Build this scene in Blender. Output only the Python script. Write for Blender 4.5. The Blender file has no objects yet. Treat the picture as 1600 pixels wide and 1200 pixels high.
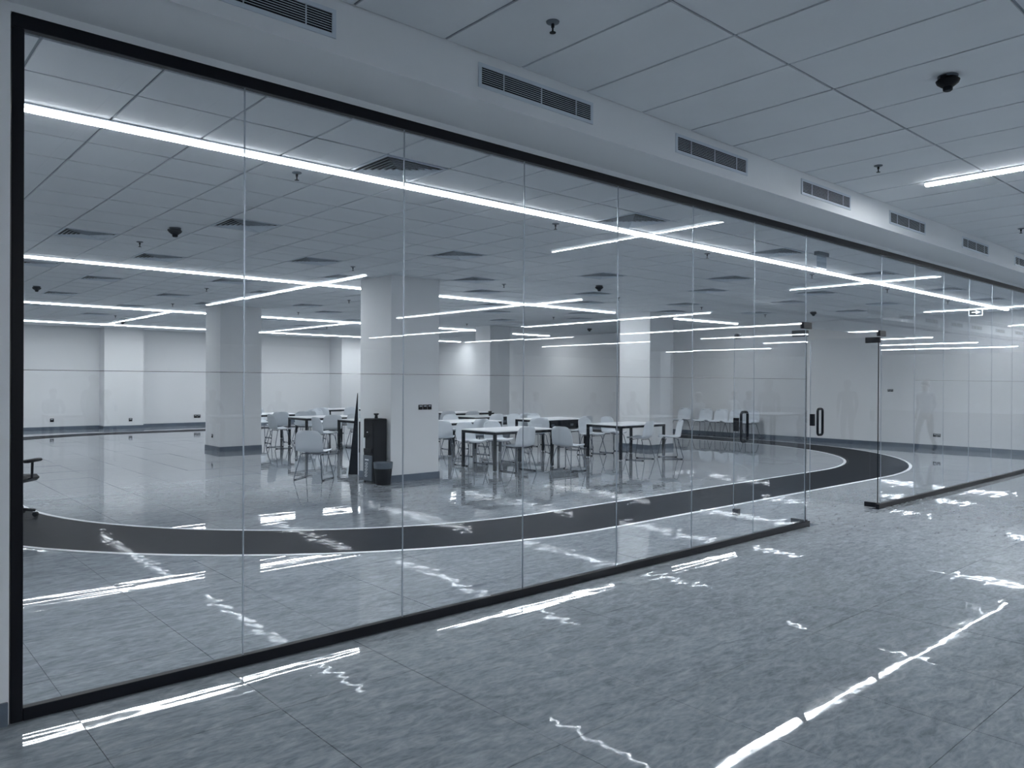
import bpy, bmesh, math, random
from mathutils import Vector, Matrix
random.seed(7)
SC = bpy.context.scene
COL = SC.collection

# ------------------------------------------------------------------ camera, world, exposure
F_PX, YAW, PITCH, ROLL = 1199.4, math.radians(48.4025), math.radians(-0.1983), math.radians(0.2799)
cam_d = bpy.data.cameras.new('camera'); cam = bpy.data.objects.new('camera', cam_d); COL.objects.link(cam)
_F = Vector((math.cos(YAW), math.sin(YAW), 0)); _R = Vector((math.sin(YAW), -math.cos(YAW), 0)); _U = Vector((0, 0, 1))
_v = math.cos(PITCH) * _U - math.sin(PITCH) * _F
right = math.cos(ROLL) * _R + math.sin(ROLL) * _v
up = -math.sin(ROLL) * _R + math.cos(ROLL) * _v
fwd = math.sin(PITCH) * _U + math.cos(PITCH) * _F
M = Matrix((right, up, -fwd)).transposed().to_4x4(); M.translation = (0, 0, 1.5)
cam.matrix_world = M
cam_d.sensor_width = 36; cam_d.lens = F_PX / 1600 * 36; cam_d.clip_start = .02; cam_d.clip_end = 200
SC.camera = cam
w = bpy.data.worlds.new('world'); SC.world = w; w.use_nodes = True
w.node_tree.nodes['Background'].inputs[0].default_value = (.02, .025, .03, 1)
w.node_tree.nodes['Background'].inputs[1].default_value = .2
SC.view_settings.view_transform = 'Standard'; SC.view_settings.look = 'None'
SC.view_settings.gamma = 1; SC.view_settings.use_curve_mapping = False
SC.view_settings.exposure = 2.13
SC.cycles.transparent_max_bounces = 40; SC.cycles.max_bounces = 7
SC.cycles.diffuse_bounces = 4; SC.cycles.glossy_bounces = 4
SC.cycles.caustics_reflective = False; SC.cycles.caustics_refractive = False
SC.cycles.use_denoising = True; SC.cycles.adaptive_threshold = .03
SC.cycles.sample_clamp_indirect = 6
L_ROOM, L_HALL, L_CORR, L_SIDE, L_HSIDE = 22.0, 22.0, 44.0, 1.2, 6.0        # radiance of the linear lamps

# ------------------------------------------------------------------ dimensions
D = 3.951            # plane of the glass partition
ZR, ZC, ZSOF = 3.062, 3.40, 3.13
XW, YB, XL = 18.81, 25.81, -0.35   # room: right wall, back wall, left wall
YBH = 3.46           # corridor bulkhead face
X0, X1 = -4.0, 44.0  # corridor ends
YH, YO = -26.0, -0.5 # hall end, opposite bulkhead face
PX, PY, GX, GY = .538, .556, .72, 5.10

# ------------------------------------------------------------------ materials
MATS = {}
def pmat(name, col, rough=.6, metal=0, spec=.5, coat=0, noise=None, bump=None, emis=None, estr=0):
    m = bpy.data.materials.new(name); m.use_nodes = True
    nt = m.node_tree; b = nt.nodes['Principled BSDF']
    b.inputs['Base Color'].default_value = (*col, 1); b.inputs['Roughness'].default_value = rough
    b.inputs['Metallic'].default_value = metal; b.inputs['Specular IOR Level'].default_value = spec
    b.inputs['Coat Weight'].default_value = coat
    if emis:
        b.inputs['Emission Color'].default_value = (*emis, 1); b.inputs['Emission Strength'].default_value = estr
    if noise or bump:
        tc = nt.nodes.new('ShaderNodeTexCoord')
    if noise:
        sc, amt = noise
        n = nt.nodes.new('ShaderNodeTexNoise'); n.inputs['Scale'].default_value = sc; n.inputs['Detail'].default_value = 5
        nt.links.new(tc.outputs['Object'], n.inputs['Vector'])
        r = nt.nodes.new('ShaderNodeMapRange'); r.inputs[3].default_value = 1 - amt; r.inputs[4].default_value = 1 + amt
        nt.links.new(n.outputs['Fac'], r.inputs[0])
        mx = nt.nodes.new('ShaderNodeMix'); mx.data_type = 'RGBA'; mx.blend_type = 'MULTIPLY'; mx.inputs[0].default_value = 1
        mx.inputs[6].default_value = (*col, 1); nt.links.new(r.outputs[0], mx.inputs[7]); nt.links.new(mx.outputs[2], b.inputs['Base Color'])
    if bump:
        sc, st = bump
        n2 = nt.nodes.new('ShaderNodeTexNoise'); n2.inputs['Scale'].default_value = sc; n2.inputs['Detail'].default_value = 3
        nt.links.new(tc.outputs['Object'], n2.inputs['Vector'])
        bp = nt.nodes.new('ShaderNodeBump'); bp.inputs['Strength'].default_value = st; bp.inputs['Distance'].default_value = .01
        nt.links.new(n2.outputs['Fac'], bp.inputs['Height']); nt.links.new(bp.outputs[0], b.inputs['Normal'])
    MATS[name] = m
    return m

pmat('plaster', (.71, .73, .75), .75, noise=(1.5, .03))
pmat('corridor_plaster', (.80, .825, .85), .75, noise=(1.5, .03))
pmat('ceiling_tile', (.75, .78, .81), .9, noise=(2.2, .05), bump=(90, .05))
pmat('ceiling_grid', (.30, .34, .39), .7)
pmat('skirting', (.10, .13, .17), .35, noise=(6, .25))
pmat('black_metal', (.003, .0045, .009), .4, spec=.25)
pmat('dark_frame', (.007, .010, .015), .5, spec=.2)
pmat('white_metal', (.62, .69, .76), .4)
pmat('grille_dark', (.006, .008, .013), .8)
pmat('chrome', (.42, .47, .53), .22, metal=1)
pmat('chair_plastic', (.66, .71, .76), .45)
pmat('chair_plastic_grey', (.46, .52, .58), .5)
pmat('table_white', (.80, .83, .86), .35)
pmat('black_plastic', (.003, .004, .007), .5, spec=.2)
pmat('grey_plastic', (.10, .125, .155), .4)
pmat('track_dark', (.011, .014, .020), .5, spec=.06, noise=(5, .2))
pmat('line_white', (.82, .85, .88), .5)
pmat('seam_gloss', (.45, .50, .56), .3, metal=.9)
pmat('paper', (.8, .83, .86), .6)
pmat('skin', (.10, .085, .085), .55)
pmat('cloth_dark', (.035, .045, .06), .8)
pmat('cloth_light', (.42, .48, .55), .8)
pmat('cloth_mid', (.13, .16, .20), .8)
pmat('hair', (.01, .012, .016), .6)
pmat('sign_dark', (.02, .03, .035), .4)
pmat('sign_white', (.8, .85, .9), .4, emis=(.9, .95, 1), estr=.6)
pmat('lamp_room', (.9, .9, .9), .4, emis=(.95, .98, 1.0), estr=L_ROOM)
pmat('lamp_corridor', (.9, .9, .9), .4, emis=(.95, .98, 1.0), estr=L_CORR)
pmat('lamp_hall_side', (.9, .9, .9), .4, emis=(.95, .98, 1.0), estr=L_HSIDE)
pmat('lamp_side', (.9, .9, .9), .4, emis=(.95, .98, 1.0), estr=L_SIDE)
pmat('lamp_hall', (.9, .9, .9), .4, emis=(.95, .98, 1.0), estr=L_HALL)

def glass_mat(name, tint, f0, extra=None):
    m = bpy.data.materials.new(name); m.use_nodes = True; nt = m.node_tree; N = nt.nodes; K = nt.links
    N.remove(N['Principled BSDF']); out = N['Material Output']
    g = N.new('ShaderNodeNewGeometry'); dp = N.new('ShaderNodeVectorMath'); dp.operation = 'DOT_PRODUCT'
    K.new(g.outputs['Normal'], dp.inputs[0]); K.new(g.outputs['Incoming'], dp.inputs[1])
    ab = N.new('ShaderNodeMath'); ab.operation = 'ABSOLUTE'; K.new(dp.outputs['Value'], ab.inputs[0])
    om = N.new('ShaderNodeMath'); om.operation = 'SUBTRACT'; om.inputs[0].default_value = 1; K.new(ab.outputs[0], om.inputs[1])
    pw = N.new('ShaderNodeMath'); pw.operation = 'POWER'; K.new(om.outputs[0], pw.inputs[0]); pw.inputs[1].default_value = 5
    ma = N.new('ShaderNodeMath'); ma.operation = 'MULTIPLY_ADD'; K.new(pw.outputs[0], ma.inputs[0]); ma.inputs[1].default_value = 1 - f0; ma.inputs[2].default_value = f0
    tr = N.new('ShaderNodeBsdfTransparent'); tr.inputs[0].default_value = (*tint, 1)
    gl = N.new('ShaderNodeBsdfGlossy'); gl.inputs['Roughness'].default_value = 0.0; gl.inputs['Color'].default_value = (.92, .96, 1, 1)
    mx = N.new('ShaderNodeMixShader'); K.new(ma.outputs[0], mx.inputs[0]); K.new(tr.outputs[0], mx.inputs[1]); K.new(gl.outputs[0], mx.inputs[2])
    K.new(mx.outputs[0], out.inputs['Surface'])
    MATS[name] = m
glass_mat('glass', (.950, .958, .966), .035)
glass_mat('acrylic', (.80, .85, .90), .05)

def film_mat():
    m = bpy.data.materials.new('film'); m.use_nodes = True; nt = m.node_tree; N = nt.nodes
    b = N['Principled BSDF']; b.inputs['Base Color'].default_value = (.08, .1, .13, 1); b.inputs['Alpha'].default_value = .42
    MATS['film'] = m
film_mat()

def floor_mat():
    m = bpy.data.materials.new('polished_stone'); m.use_nodes = True; nt = m.node_tree; N = nt.nodes; K = nt.links
    b = N['Principled BSDF']; b.inputs['Roughness'].default_value = .02; b.inputs['Specular IOR Level'].default_value = .62
    g = N.new('ShaderNodeNewGeometry')
    mp = N.new('ShaderNodeMapping'); mp.inputs['Scale'].default_value = (.8, 2.0, 1); mp.inputs['Rotation'].default_value = (0, 0, .5)
    K.new(g.outputs['Position'], mp.inputs['Vector'])
    n1 = N.new('ShaderNodeTexNoise'); n1.inputs['Scale'].default_value = 8; n1.inputs['Detail'].default_value = 9; n1.inputs['Roughness'].default_value = .72; n1.inputs['Distortion'].default_value = .8
    K.new(mp.outputs[0], n1.inputs['Vector'])
    n2 = N.new('ShaderNodeTexVoronoi'); n2.inputs['Scale'].default_value = 26; K.new(mp.outputs[0], n2.inputs['Vector'])
    n3 = N.new('ShaderNodeTexNoise'); n3.inputs['Scale'].default_value = .8; n3.inputs['Detail'].default_value = 3; K.new(mp.outputs[0], n3.inputs['Vector'])
    cr = N.new('ShaderNodeValToRGB'); e = cr.color_ramp.elements
    e[0].position = .30; e[0].color = (.165, .19, .22, 1); e[1].position = .72; e[1].color = (.37, .405, .44, 1)
    a = N.new('ShaderNodeMath'); a.operation = 'MULTIPLY_ADD'; K.new(n2.outputs['Distance'], a.inputs[0]); a.inputs[1].default_value = .16; K.new(n1.outputs['Fac'], a.inputs[2])
    a2 = N.new('ShaderNodeMath'); a2.operation = 'MULTIPLY_ADD'; K.new(n3.outputs['Fac'], a2.inputs[0]); a2.inputs[1].default_value = .30; K.new(a.outputs[0], a2.inputs[2])
    a3 = N.new('ShaderNodeMath'); a3.operation = 'SUBTRACT'; K.new(a2.outputs[0], a3.inputs[0]); a3.inputs[1].default_value = .21
    K.new(a3.outputs[0], cr.inputs[0]); K.new(cr.outputs[0], b.inputs['Base Color'])
    mp2 = N.new('ShaderNodeMapping'); mp2.inputs['Scale'].default_value = (1.1, 9.5, 1); K.new(g.outputs['Position'], mp2.inputs['Vector'])
    w1 = N.new('ShaderNodeTexNoise'); w1.inputs['Scale'].default_value = 1.0; w1.inputs['Detail'].default_value = 1.0; K.new(mp2.outputs[0], w1.inputs['Vector'])
    w2 = N.new('ShaderNodeTexNoise'); w2.inputs['Scale'].default_value = 5; w2.inputs['Detail'].default_value = 1.5; K.new(g.outputs['Position'], w2.inputs['Vector'])
    ws = N.new('ShaderNodeMath'); ws.operation = 'MULTIPLY_ADD'; K.new(w2.outputs['Fac'], ws.inputs[0]); ws.inputs[1].default_value = .5; K.new(w1.outputs['Fac'], ws.inputs[2])
    bp = N.new('ShaderNodeBump'); bp.inputs['Strength'].default_value = .075; bp.inputs['Distance'].default_value = .010
    K.new(ws.outputs[0], bp.inputs['Height']); K.new(bp.outputs[0], b.inputs['Normal'])
    MATS['polished_stone'] = m
floor_mat()

# ------------------------------------------------------------------ mesh helpers
class MB:
    def __init__(s): s.v = []; s.f = []; s.m = []
    def add(s, vs, fs, mi=0):
        o = len(s.v); s.v += [tuple(p) for p in vs]; s.f += [[i + o for i in f] for f in fs]; s.m += [mi] * len(fs); return s
    def box(s, x0, x1, y0, y1, z0, z1, mi=0):
        return s.add([(x0, y0, z0), (x1, y0, z0), (x1, y1, z0), (x0, y1, z0), (x0, y0, z1), (x1, y0, z1), (x1, y1, z1), (x0, y1, z1)],
                     [(0, 3, 2, 1), (4, 5, 6, 7), (0, 1, 5, 4), (1, 2, 6, 5), (2, 3, 7, 6), (3, 0, 4, 7)], mi)
    def lathe(s, prof, n=16, c=(0, 0, 0), axis='z', mi=0):
        vs = []; fs = []
        for r, z in prof:
            for k in range(n):
                a = 2 * math.pi * k / n; p = (r * math.cos(a), r * math.sin(a), z)
                if axis == 'x': p = (p[2], p[0], p[1])
                if axis == 'y': p = (p[1], p[2], p[0])
                vs.append((p[0] + c[0], p[1] + c[1], p[2] + c[2]))
        for j in range(len(prof) - 1):
            for k in range(n):
                a, b = j * n + k, j * n + (k + 1) % n
                fs.append((a, b, b + n, a + n))
        fs.append(tuple(range(n))[::-1]); fs.append(tuple(range((len(prof) - 1) * n, len(prof) * n)))
        return s.add(vs, fs, mi)
    def tube(s, pts, r, n=8, closed=False, mi=0):
        pts = [Vector(p) for p in pts]; vs = []; fs = []; k = len(pts); prev = None
        for i, p in enumerate(pts):
            if closed: t = pts[(i + 1) % k] - pts[i - 1]
            else: t = (pts[min(i + 1, k - 1)] - pts[max(i - 1, 0)])
            t.normalize()
            ref = prev if prev is not None else (Vector((0, 0, 1)) if abs(t.z) < .9 else Vector((1, 0, 0)))
            a = (ref - t * ref.dot(t)).normalized(); b = t.cross(a); prev = a
            for q in range(n):
                an = 2 * math.pi * q / n; vs.append(p + a * (r * math.cos(an)) + b * (r * math.sin(an)))
        for i in range(k if closed else k - 1):
            for q in range(n):
                a0 = i * n + q; a1 = i * n + (q + 1) % n; j = ((i + 1) % k) * n
                fs.append((a0, a1, j + (q + 1) % n, j + q))
        if not closed:
            fs.append(tuple(range(n))[::-1]); fs.append(tuple(range((k - 1) * n, k * n)))
        return s.add(vs, fs, mi)
    def prism(s, poly, h0, h1, axis='z', mi=0):
        n = len(poly)
        def P(a, b, h): return {'z': (a, b, h), 'y': (a, h, b), 'x': (h, a, b)}[axis]
        vs = [P(a, b, h0) for a, b in poly] + [P(a, b, h1) for a, b in poly]
        fs = [tuple(range(n))[::-1], tuple(range(n, 2 * n))] + [(i, (i + 1) % n, n + (i + 1) % n, n + i) for i in range(n)]
        return s.add(vs, fs, mi)
    def mesh(s, name, mats, smooth=False, bevel=0):
        me = bpy.data.meshes.new(name); me.from_pydata(s.v, [], s.f)
        for m in (mats if isinstance(mats, (list, tuple)) else [mats]): me.materials.append(MATS[m])
        bm = bmesh.new(); bm.from_mesh(me)
        if bevel:
            bmesh.ops.bevel(bm, geom=bm.edges[:], offset=bevel, segments=1, affect='EDGES', clamp_overlap=True)
        bmesh.ops.recalc_face_normals(bm, faces=bm.faces[:]); bm.to_mesh(me); bm.free()
        if not bevel and len(me.materials) > 1: me.polygons.foreach_set('material_index', s.m)
        if smooth:
            me.polygons.foreach_set('use_smooth', [True] * len(me.polygons))
            try: me.set_sharp_from_angle(angle=math.radians(38))
            except Exception: pass
        me.update(); return me
    def build(s, name, mats, parent=None, loc=(0, 0, 0), smooth=False, bevel=0):
        return put(name, s.mesh(name, mats, smooth, bevel), parent, loc)

def put(name, me, parent=None, loc=(0, 0, 0), rot=(0, 0, 0)):
    o = bpy.data.objects.new(name, me); COL.objects.link(o); o.location = loc; o.rotation_euler = rot
    if parent: o.parent = parent
    return o
def tag(o, label=None, cat=None, group=None, kind=None):
    if label: o['label'] = label
    if cat: o['category'] = cat
    if group: o['group'] = group
    if kind: o['kind'] = kind
    return o
def empty(name, loc=(0, 0, 0), rz=0, label=None, cat=None, group=None):
    o = bpy.data.objects.new(name, None); COL.objects.link(o); o.empty_display_size = .1
    o.location = loc; o.rotation_euler = (0, 0, rz); tag(o, label, cat, group); return o
def dup(src, loc, rz=0, label=None, group=None):
    def rec(o, par):
        c = o.copy(); COL.objects.link(c); c.parent = par
        for ch in list(o.children): rec(ch, c)
        return c
    kids = list(src.children)
    r = src.copy(); COL.objects.link(r)
    for ch in kids: rec(ch, r)
    r.location = loc; r.rotation_euler = (0, 0, rz)
    if label: r['label'] = label
    if group: r['group'] = group
    return r
def struct(o, label=None): tag(o, label, None, None, 'structure'); return o
def visible_rank(p):
    d = Vector(p) - Vector((0, 0, 1.5)); z = d.dot(fwd)
    if z < .3: return None
    u = d.dot(right) / z * F_PX; v = d.dot(up) / z * F_PX
    if abs(u) > 860 or abs(v) > 660: return None
    return d.length
ORD = ['first', 'second', 'third', 'fourth', 'fifth', 'sixth', 'seventh', 'eighth', 'ninth', 'tenth', 'eleventh', 'twelfth', 'thirteenth', 'fourteenth', 'fifteenth', 'sixteenth']

# ------------------------------------------------------------------ floor
fl = MB(); fl.box(X0, X1, YO - .5, YB + .3, -.08, -.004); fl.box(X0, X1, YH, YO - .5, -.08, 0)
floor = struct(fl.build('floor', 'polished_stone'), 'polished grey stone floor of large speckled slabs')
TX, TY, gap = .72, 1.08, .0018
cells = []
for i in range(int((X1 - X0) / TX) + 2):
    for j in range(30):
        x0 = .82 + TX * (i - 7); y0 = 4.39 + TY * (j - 5)
        x1, y1 = x0 + TX, y0 + TY
        x0, x1 = max(x0, X0), min(x1, X1); y0, y1 = max(y0, YO - .5), min(y1, YB + .2)
        if x1 - x0 < .05 or y1 - y0 < .05: continue
        r = visible_rank(((x0 + x1) / 2, (y0 + y1) / 2, 0))
        if x0 > XW and y0 > D: continue
        if x1 < XL and y0 > D: continue
        cells.append((r if r else 1e6 + i + j, x0, x1, y0, y1))
cells.sort()
tile_cache = {}
rest = MB()
for n, (r, x0, x1, y0, y1) in enumerate(cells):
    w_, h_ = x1 - x0 - 2 * gap, y1 - y0 - 2 * gap
    cx_, cy_ = (x0 + x1) / 2, (y0 + y1) / 2
    ax, ay = random.gauss(0, .0011), random.gauss(0, .0011)
    if n < 300 and r < 1e6:
        key = (round(w_, 3), round(h_, 3))
        if key not in tile_cache:
            tile_cache[key] = MB().box(-w_ / 2, w_ / 2, -h_ / 2, h_ / 2, -.01, 0).mesh('floor_tile', 'polished_stone')
        put('floor_tile', tile_cache[key], floor, (cx_, cy_, 0), (ax, ay, 0))
    else:
        vs = [(cx_ + sx * w_ / 2, cy_ + sy * h_ / 2, ax * sy * h_ / 2 - ay * sx * w_ / 2) for sx, sy in ((-1, -1), (1, -1), (1, 1), (-1, 1))]
        rest.add(vs + [(a, b, c - .01) for a, b, c in vs], [(0, 1, 2, 3), (0, 4, 5, 1), (1, 5, 6, 2), (2, 6, 7, 3), (3, 7, 4, 0)])
tag(rest.build('far_floor_tile', 'polished_stone', floor), kind='stuff')

# ------------------------------------------------------------------ room shell
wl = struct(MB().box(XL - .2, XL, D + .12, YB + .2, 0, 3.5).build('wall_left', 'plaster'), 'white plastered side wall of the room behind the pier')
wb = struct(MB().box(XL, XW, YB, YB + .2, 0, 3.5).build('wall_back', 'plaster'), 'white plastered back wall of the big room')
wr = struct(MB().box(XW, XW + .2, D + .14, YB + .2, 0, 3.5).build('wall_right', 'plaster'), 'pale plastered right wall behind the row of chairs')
wf = MB(); wf.box(X0, .58, D - .02, D + .12, 0, ZSOF); wf.box(.58, X1, D - .02, D + .12, 3.092, ZSOF + .02); wf.box(X0, X1, D + .12, D + .2, ZSOF - .02, 3.5)
wf = struct(wf.build('wall_front', 'corridor_plaster'), 'white plaster pier and lintel strip around the glass partition')
struct(MB().box(X1, X1 + .2, YH, D, 0, 3.6).build('wall_corridor_end', 'corridor_plaster'), 'far end wall of the corridor')
struct(MB().box(X0 - .2, X0, YH, D, 0, 3.6).build('wall_corridor_near', 'corridor_plaster'), 'near end wall of the corridor')
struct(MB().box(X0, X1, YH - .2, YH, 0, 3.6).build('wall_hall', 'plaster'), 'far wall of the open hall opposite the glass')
struct(MB().box(XW, X1, D - .02, D + .14, 0, 3.092).build('wall_corridor_side', 'corridor_plaster'), 'corridor wall beyond the glazed room')
BBH = .10
def baseboard(name, bm): return struct(bm.build(name, 'skirting'), 'dark grey stone skirting along the wall foot')
baseboard('baseboard_back', MB().box(XL, XW - .015, YB - .015, YB, 0, BBH))
baseboard('baseboard_right', MB().box(XW - .015, XW, D + .14, YB, 0, BBH))
baseboard('baseboard_left', MB().box(XL, XL + .015, D + .14, YB - .015, 0, BBH))
baseboard('baseboard_front', MB().box(X0, .575, D - .035, D - .02, 0, BBH))

# bulkheads over the glass and on the opposite side of the corridor
def bulkhead(name, y0, y1, lab):
    return struct(MB().box(X0, X1, y0, y1, ZSOF, ZC + .1).build(name, 'corridor_plaster'), lab)
bulkhead('trim_1', YBH, D - .02, 'long dropped plaster bulkhead above the glass partition')
bulkhead('trim_2', YO - .5, YO, 'long dropped plaster bulkhead on the opposite side of the corridor')

# columns
def column(name, x0, x1, y0, y1, lab, face=None):
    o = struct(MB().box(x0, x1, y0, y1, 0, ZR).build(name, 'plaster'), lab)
    sk = MB(); t = .014
    sk.prism([(x0 - t, y0 - t), (x1 + t, y0 - t), (x1 + t, y1 + t), (x0 - t, y1 + t)], 0, BBH)
    sk.build('skirting', 'skirting', o)
    return o
column('column', 6.18, 7.05, 9.65, 10.52, 'white square column with the black water dispenser against it')
column('column', 6.07, 6.96, 16.0, 16.82, 'white square column standing left of the tables')
column('column', 13.82, 14.55, 16.5, 17.15, 'white square column behind the middle tables')
column('column', 13.57, 14.42, 10.69, 11.56, 'bright white square column behind the right-hand table')
column('column', 6.12, 7.22, 25.25, YB, 'white pilaster on the back wall at the far left')
column('column', 13.85, 14.98, 24.9, YB, 'white pilaster on the back wall left of the dispenser column')
for x in (20.5, 31.5):
    for y in (-17,):
        struct(MB().box(x, x + .85, y, y + .85, 0, ZR).build('column', 'plaster'), 'white square column of the hall opposite the glass')

# ------------------------------------------------------------------ ceilings
VENTS = []
rowA = [(4.69, (3.1, 5.78, 8.4, 11.05, 13.66, 16.3)), (7.65, (3.15, 5.9, 8.6, 11.23, 13.87, 16.5)), (10.35, (3.1, 5.87, 8.6, 11.35, 13.9)),
        (13.15, (3.13, 5.89, 8.55, 11.4, 14.1)), (15.9, (3.09, 5.7, 8.55, 11.2)), (18.6, (3.05, 5.7, 8.5)), (21.5, (5.9, 11.3)), (24.25, (11.3,))]
rowB = [(6.45, (10.1, 12.75, 15.4)), (9.28, (2.06, 4.79, 7.5, 10.2, 12.95, 15.5)), (12.05, (2.1, 4.75, 10.2, 12.9)), (14.85, (4.71, 7.5, 13.0)), (17.5, (4.7, 10.2)), (20.4, (4.7, 10.2))]
vent_cells = {}
for y, xs in rowA + rowB:
    for k, x in enumerate(xs):
        i = round((x - GX) / PX - .5); j = round((y - GY) / PY - .5)
        vent_cells[(i, j)] = True
cl = MB(); cl.box(XL, XW, D + .12, YB, ZR + .012, ZR + .2)
ceiling = struct(cl.build('ceiling', 'ceiling_grid'), 'suspended tile ceiling of the big room')
cells = []
ni0, ni1 = math.floor((XL - GX) / PX), math.ceil((XW - GX) / PX)
nj0, nj1 = math.floor((D + .12 - GY) / PY), math.ceil((YB - GY) / PY)
for i in range(ni0, ni1):
    for j in range(nj0, nj1):
        if (i, j) in vent_cells: continue
        x0, x1 = max(GX + i * PX, XL), min(GX + (i + 1) * PX, XW); y0, y1 = max(GY + j * PY, D + .12), min(GY + (j + 1) * PY, YB)
        if x1 - x0 < .03 or y1 - y0 < .03: continue
        r = visible_rank(((x0 + x1) / 2, (y0 + y1) / 2, ZR)); cells.append((r if r else 1e6 + i, x0, x1, y0, y1))
def tile_set(cells, z, g, par, limit, name):
    cells.sort(); cache = {}; rest = MB()
    for n, (r, x0, x1, y0, y1) in enumerate(cells):
        w_, h_ = x1 - x0 - g, y1 - y0 - g; c = ((x0 + x1) / 2, (y0 + y1) / 2, z + random.uniform(0, .0015))
        if w_ < .02 or h_ < .02: continue
        if n < limit and r < 1e6:
            key = (round(w_, 3), round(h_, 3))
            if key not in cache: cache[key] = MB().box(-w_ / 2, w_ / 2, -h_ / 2, h_ / 2, 0, .010).mesh(name, 'ceiling_tile')
            put(name, cache[key], par, c)
        else:
            rest.box(c[0] - w_ / 2, c[0] + w_ / 2, c[1] - h_ / 2, c[1] + h_ / 2, c[2], c[2] + .010)
    tag(rest.build('far_' + name, 'ceiling_tile', par), kind='stuff')
tile_set(cells, ZR, .016, ceiling, 300, 'ceiling_tile')

cc = MB(); cc.box(X0, X1, YO, YBH, ZC + .012, ZC + .2); cc.box(X0, X1, YH, YO - .5, ZR + .012, ZC + .1)
cceil = struct(cc.build('ceiling', 'ceiling_grid'), 'suspended ceiling of long tiles over the corridor')
hallc = MB().box(X0, X1, YH, YO - .5, ZR, ZR + .012).build('hall_ceiling_panel', 'ceiling_tile', cceil)
cells = []; ys = [YO, .07, 1.21, 2.345, YBH]
for i in range(-12, 75):
    x0, x1 = 1.98 + .5745 * i, 1.98 + .5745 * (i + 1)
    x0, x1 = max(x0, X0), min(x1, X1)
    if x1 - x0 < .05: continue
    for y0, y1 in zip(ys[:-1], ys[1:]):
        r = visible_rank(((x0 + x1) / 2, (y0 + y1) / 2, ZC)); cells.append((r if r else 1e6 + i, x0, x1, y0, y1))
tile_set(cells, ZC, .018, cceil, 300, 'ceiling_tile')

# square four-way diffusers
def diffuser_proto():
    t = empty('ceiling_diffuser', label='x', cat='air diffuser', group='square ceiling diffusers in the room')
    s = .262
    fr = MB()
    for a, b in ((s, s - .022),):
        for q in range(4):
            R_ = Matrix.Rotation(q * math.pi / 2, 3, 'Z')
            pts = [(-a, -a, 0), (a, -a, 0), (b, -b, 0), (-b, -b, 0), (-a, -a, .012), (a, -a, .012), (b, -b, .012), (-b, -b, .012)]
            fr.add([R_ @ Vector(p) for p in pts], [(0, 1, 2, 3), (4, 7, 6, 5), (0, 4, 5, 1), (2, 6, 7, 3), (1, 5, 6, 2), (0, 3, 7, 4)])
    fr.build('frame', 'white_metal', t, smooth=False)
    MB().box(-s, s, -s, s, .0105, .0118).build('backing', 'grille_dark', t)
    for k in range(6):
        a = .222 - .037 * k; b = a - .024; m = MB()
        for q in range(4):
            R_ = Matrix.Rotation(q * math.pi / 2, 3, 'Z')
            pts = [(-a, -a, -.008), (a, -a, -.008), (b, -b, .0095), (-b, -b, .0095)]
            pts += [(x * (1 - .004 / a), y * (1 - .004 / a), z) for x, y, z in pts]
            m.add([R_ @ Vector(p) for p in pts], [(0, 1, 2, 3), (4, 7, 6, 5), (0, 4, 5, 1), (2, 6, 7, 3), (1, 5, 6, 2), (0, 3, 7, 4)])
        m.build('louvre', 'white_metal', t)
    return t
dproto = None
rowsAll = sorted({j for i, j in vent_cells})
for ri, j in enumerate(rowsAll):
    for k, i in enumerate(sorted(i for i, jj in vent_cells if jj == j)):
        loc = (GX + (i + .5) * PX, GY + (j + .5) * PY, ZR)
        lab = 'square ceiling diffuser, %s from the left in the %s row behind the glass' % (ORD[k], ORD[ri])
        if dproto is None:
            dproto = diffuser_proto(); dproto.location = loc; dproto['label'] = lab
        else: dup(dproto, loc, 0, lab)

# ------------------------------------------------------------------ linear lamps
def lamp(x0, y0, x1, y1, z, mat, lab, group, w=.062):
    L = math.hypot(x1 - x0, y1 - y0); a = math.atan2(y1 - y0, x1 - x0)
    t = empty('linear_lamp', ((x0 + x1) / 2, (y0 + y1) / 2, z), a, lab, 'lamp', group)
    a_ = L / 2; b_ = w / 2; h_ = .036
    MB().box(-a_, a_, -b_ - .005, b_ + .005, -.010, -.001).build('housing', 'white_metal', t)
    MB().box(-a_, a_, -b_, b_, -h_, -.0105).build('opal_cover', 'lamp_hall_side' if mat == 'lamp_hall' else 'lamp_side', t, bevel=.008)
    MB().box(-a_ + .008, a_ - .008, -b_ + .008, b_ - .008, -h_ - .0008, -h_ - .0001).build('light_diffuser', mat, t)
G1 = 'linear lamps on the room ceiling'
lamp(.2, 5.105, 18.3, 5.105, ZR, 'lamp_room', 'longest bright linear lamp, nearest the glass partition', G1, .07)
lamp(.3, 11.27, 13.05, 11.27, ZR, 'lamp_room', 'long linear lamp passing behind the dispenser column', G1)
lamp(.3, 17.9, 14.7, 18.1, ZR, 'lamp_room', 'third long linear lamp behind the glass, on the far half of the ceiling', G1)
lamp(.3, 23.6, 18.5, 23.9, ZR, 'lamp_room', 'farthest long linear lamp close to the back wall', G1)
lamp(16.5, 18.55, 18.1, 18.51, ZR, 'lamp_room', 'short linear lamp right of the middle column', G1)
lamp(15.25, 11.3, 17.8, 11.15, ZR, 'lamp_room', 'short linear lamp behind the bright right-hand column', G1)
G2 = 'linear lamps in the corridor'
for k, x in enumerate((7.755, 14.5, 21.5, 28.4, 35.3)):
    lab = 'linear corridor lamp at the right edge of the photo' if k == 0 else 'linear corridor lamp reflected in the glass, %s along the corridor' % ORD[k]
    lamp(x, .02, x, 2.85, ZC, 'lamp_corridor', lab, G2, .06)
G3 = 'linear lamps of the hall opposite'
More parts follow.
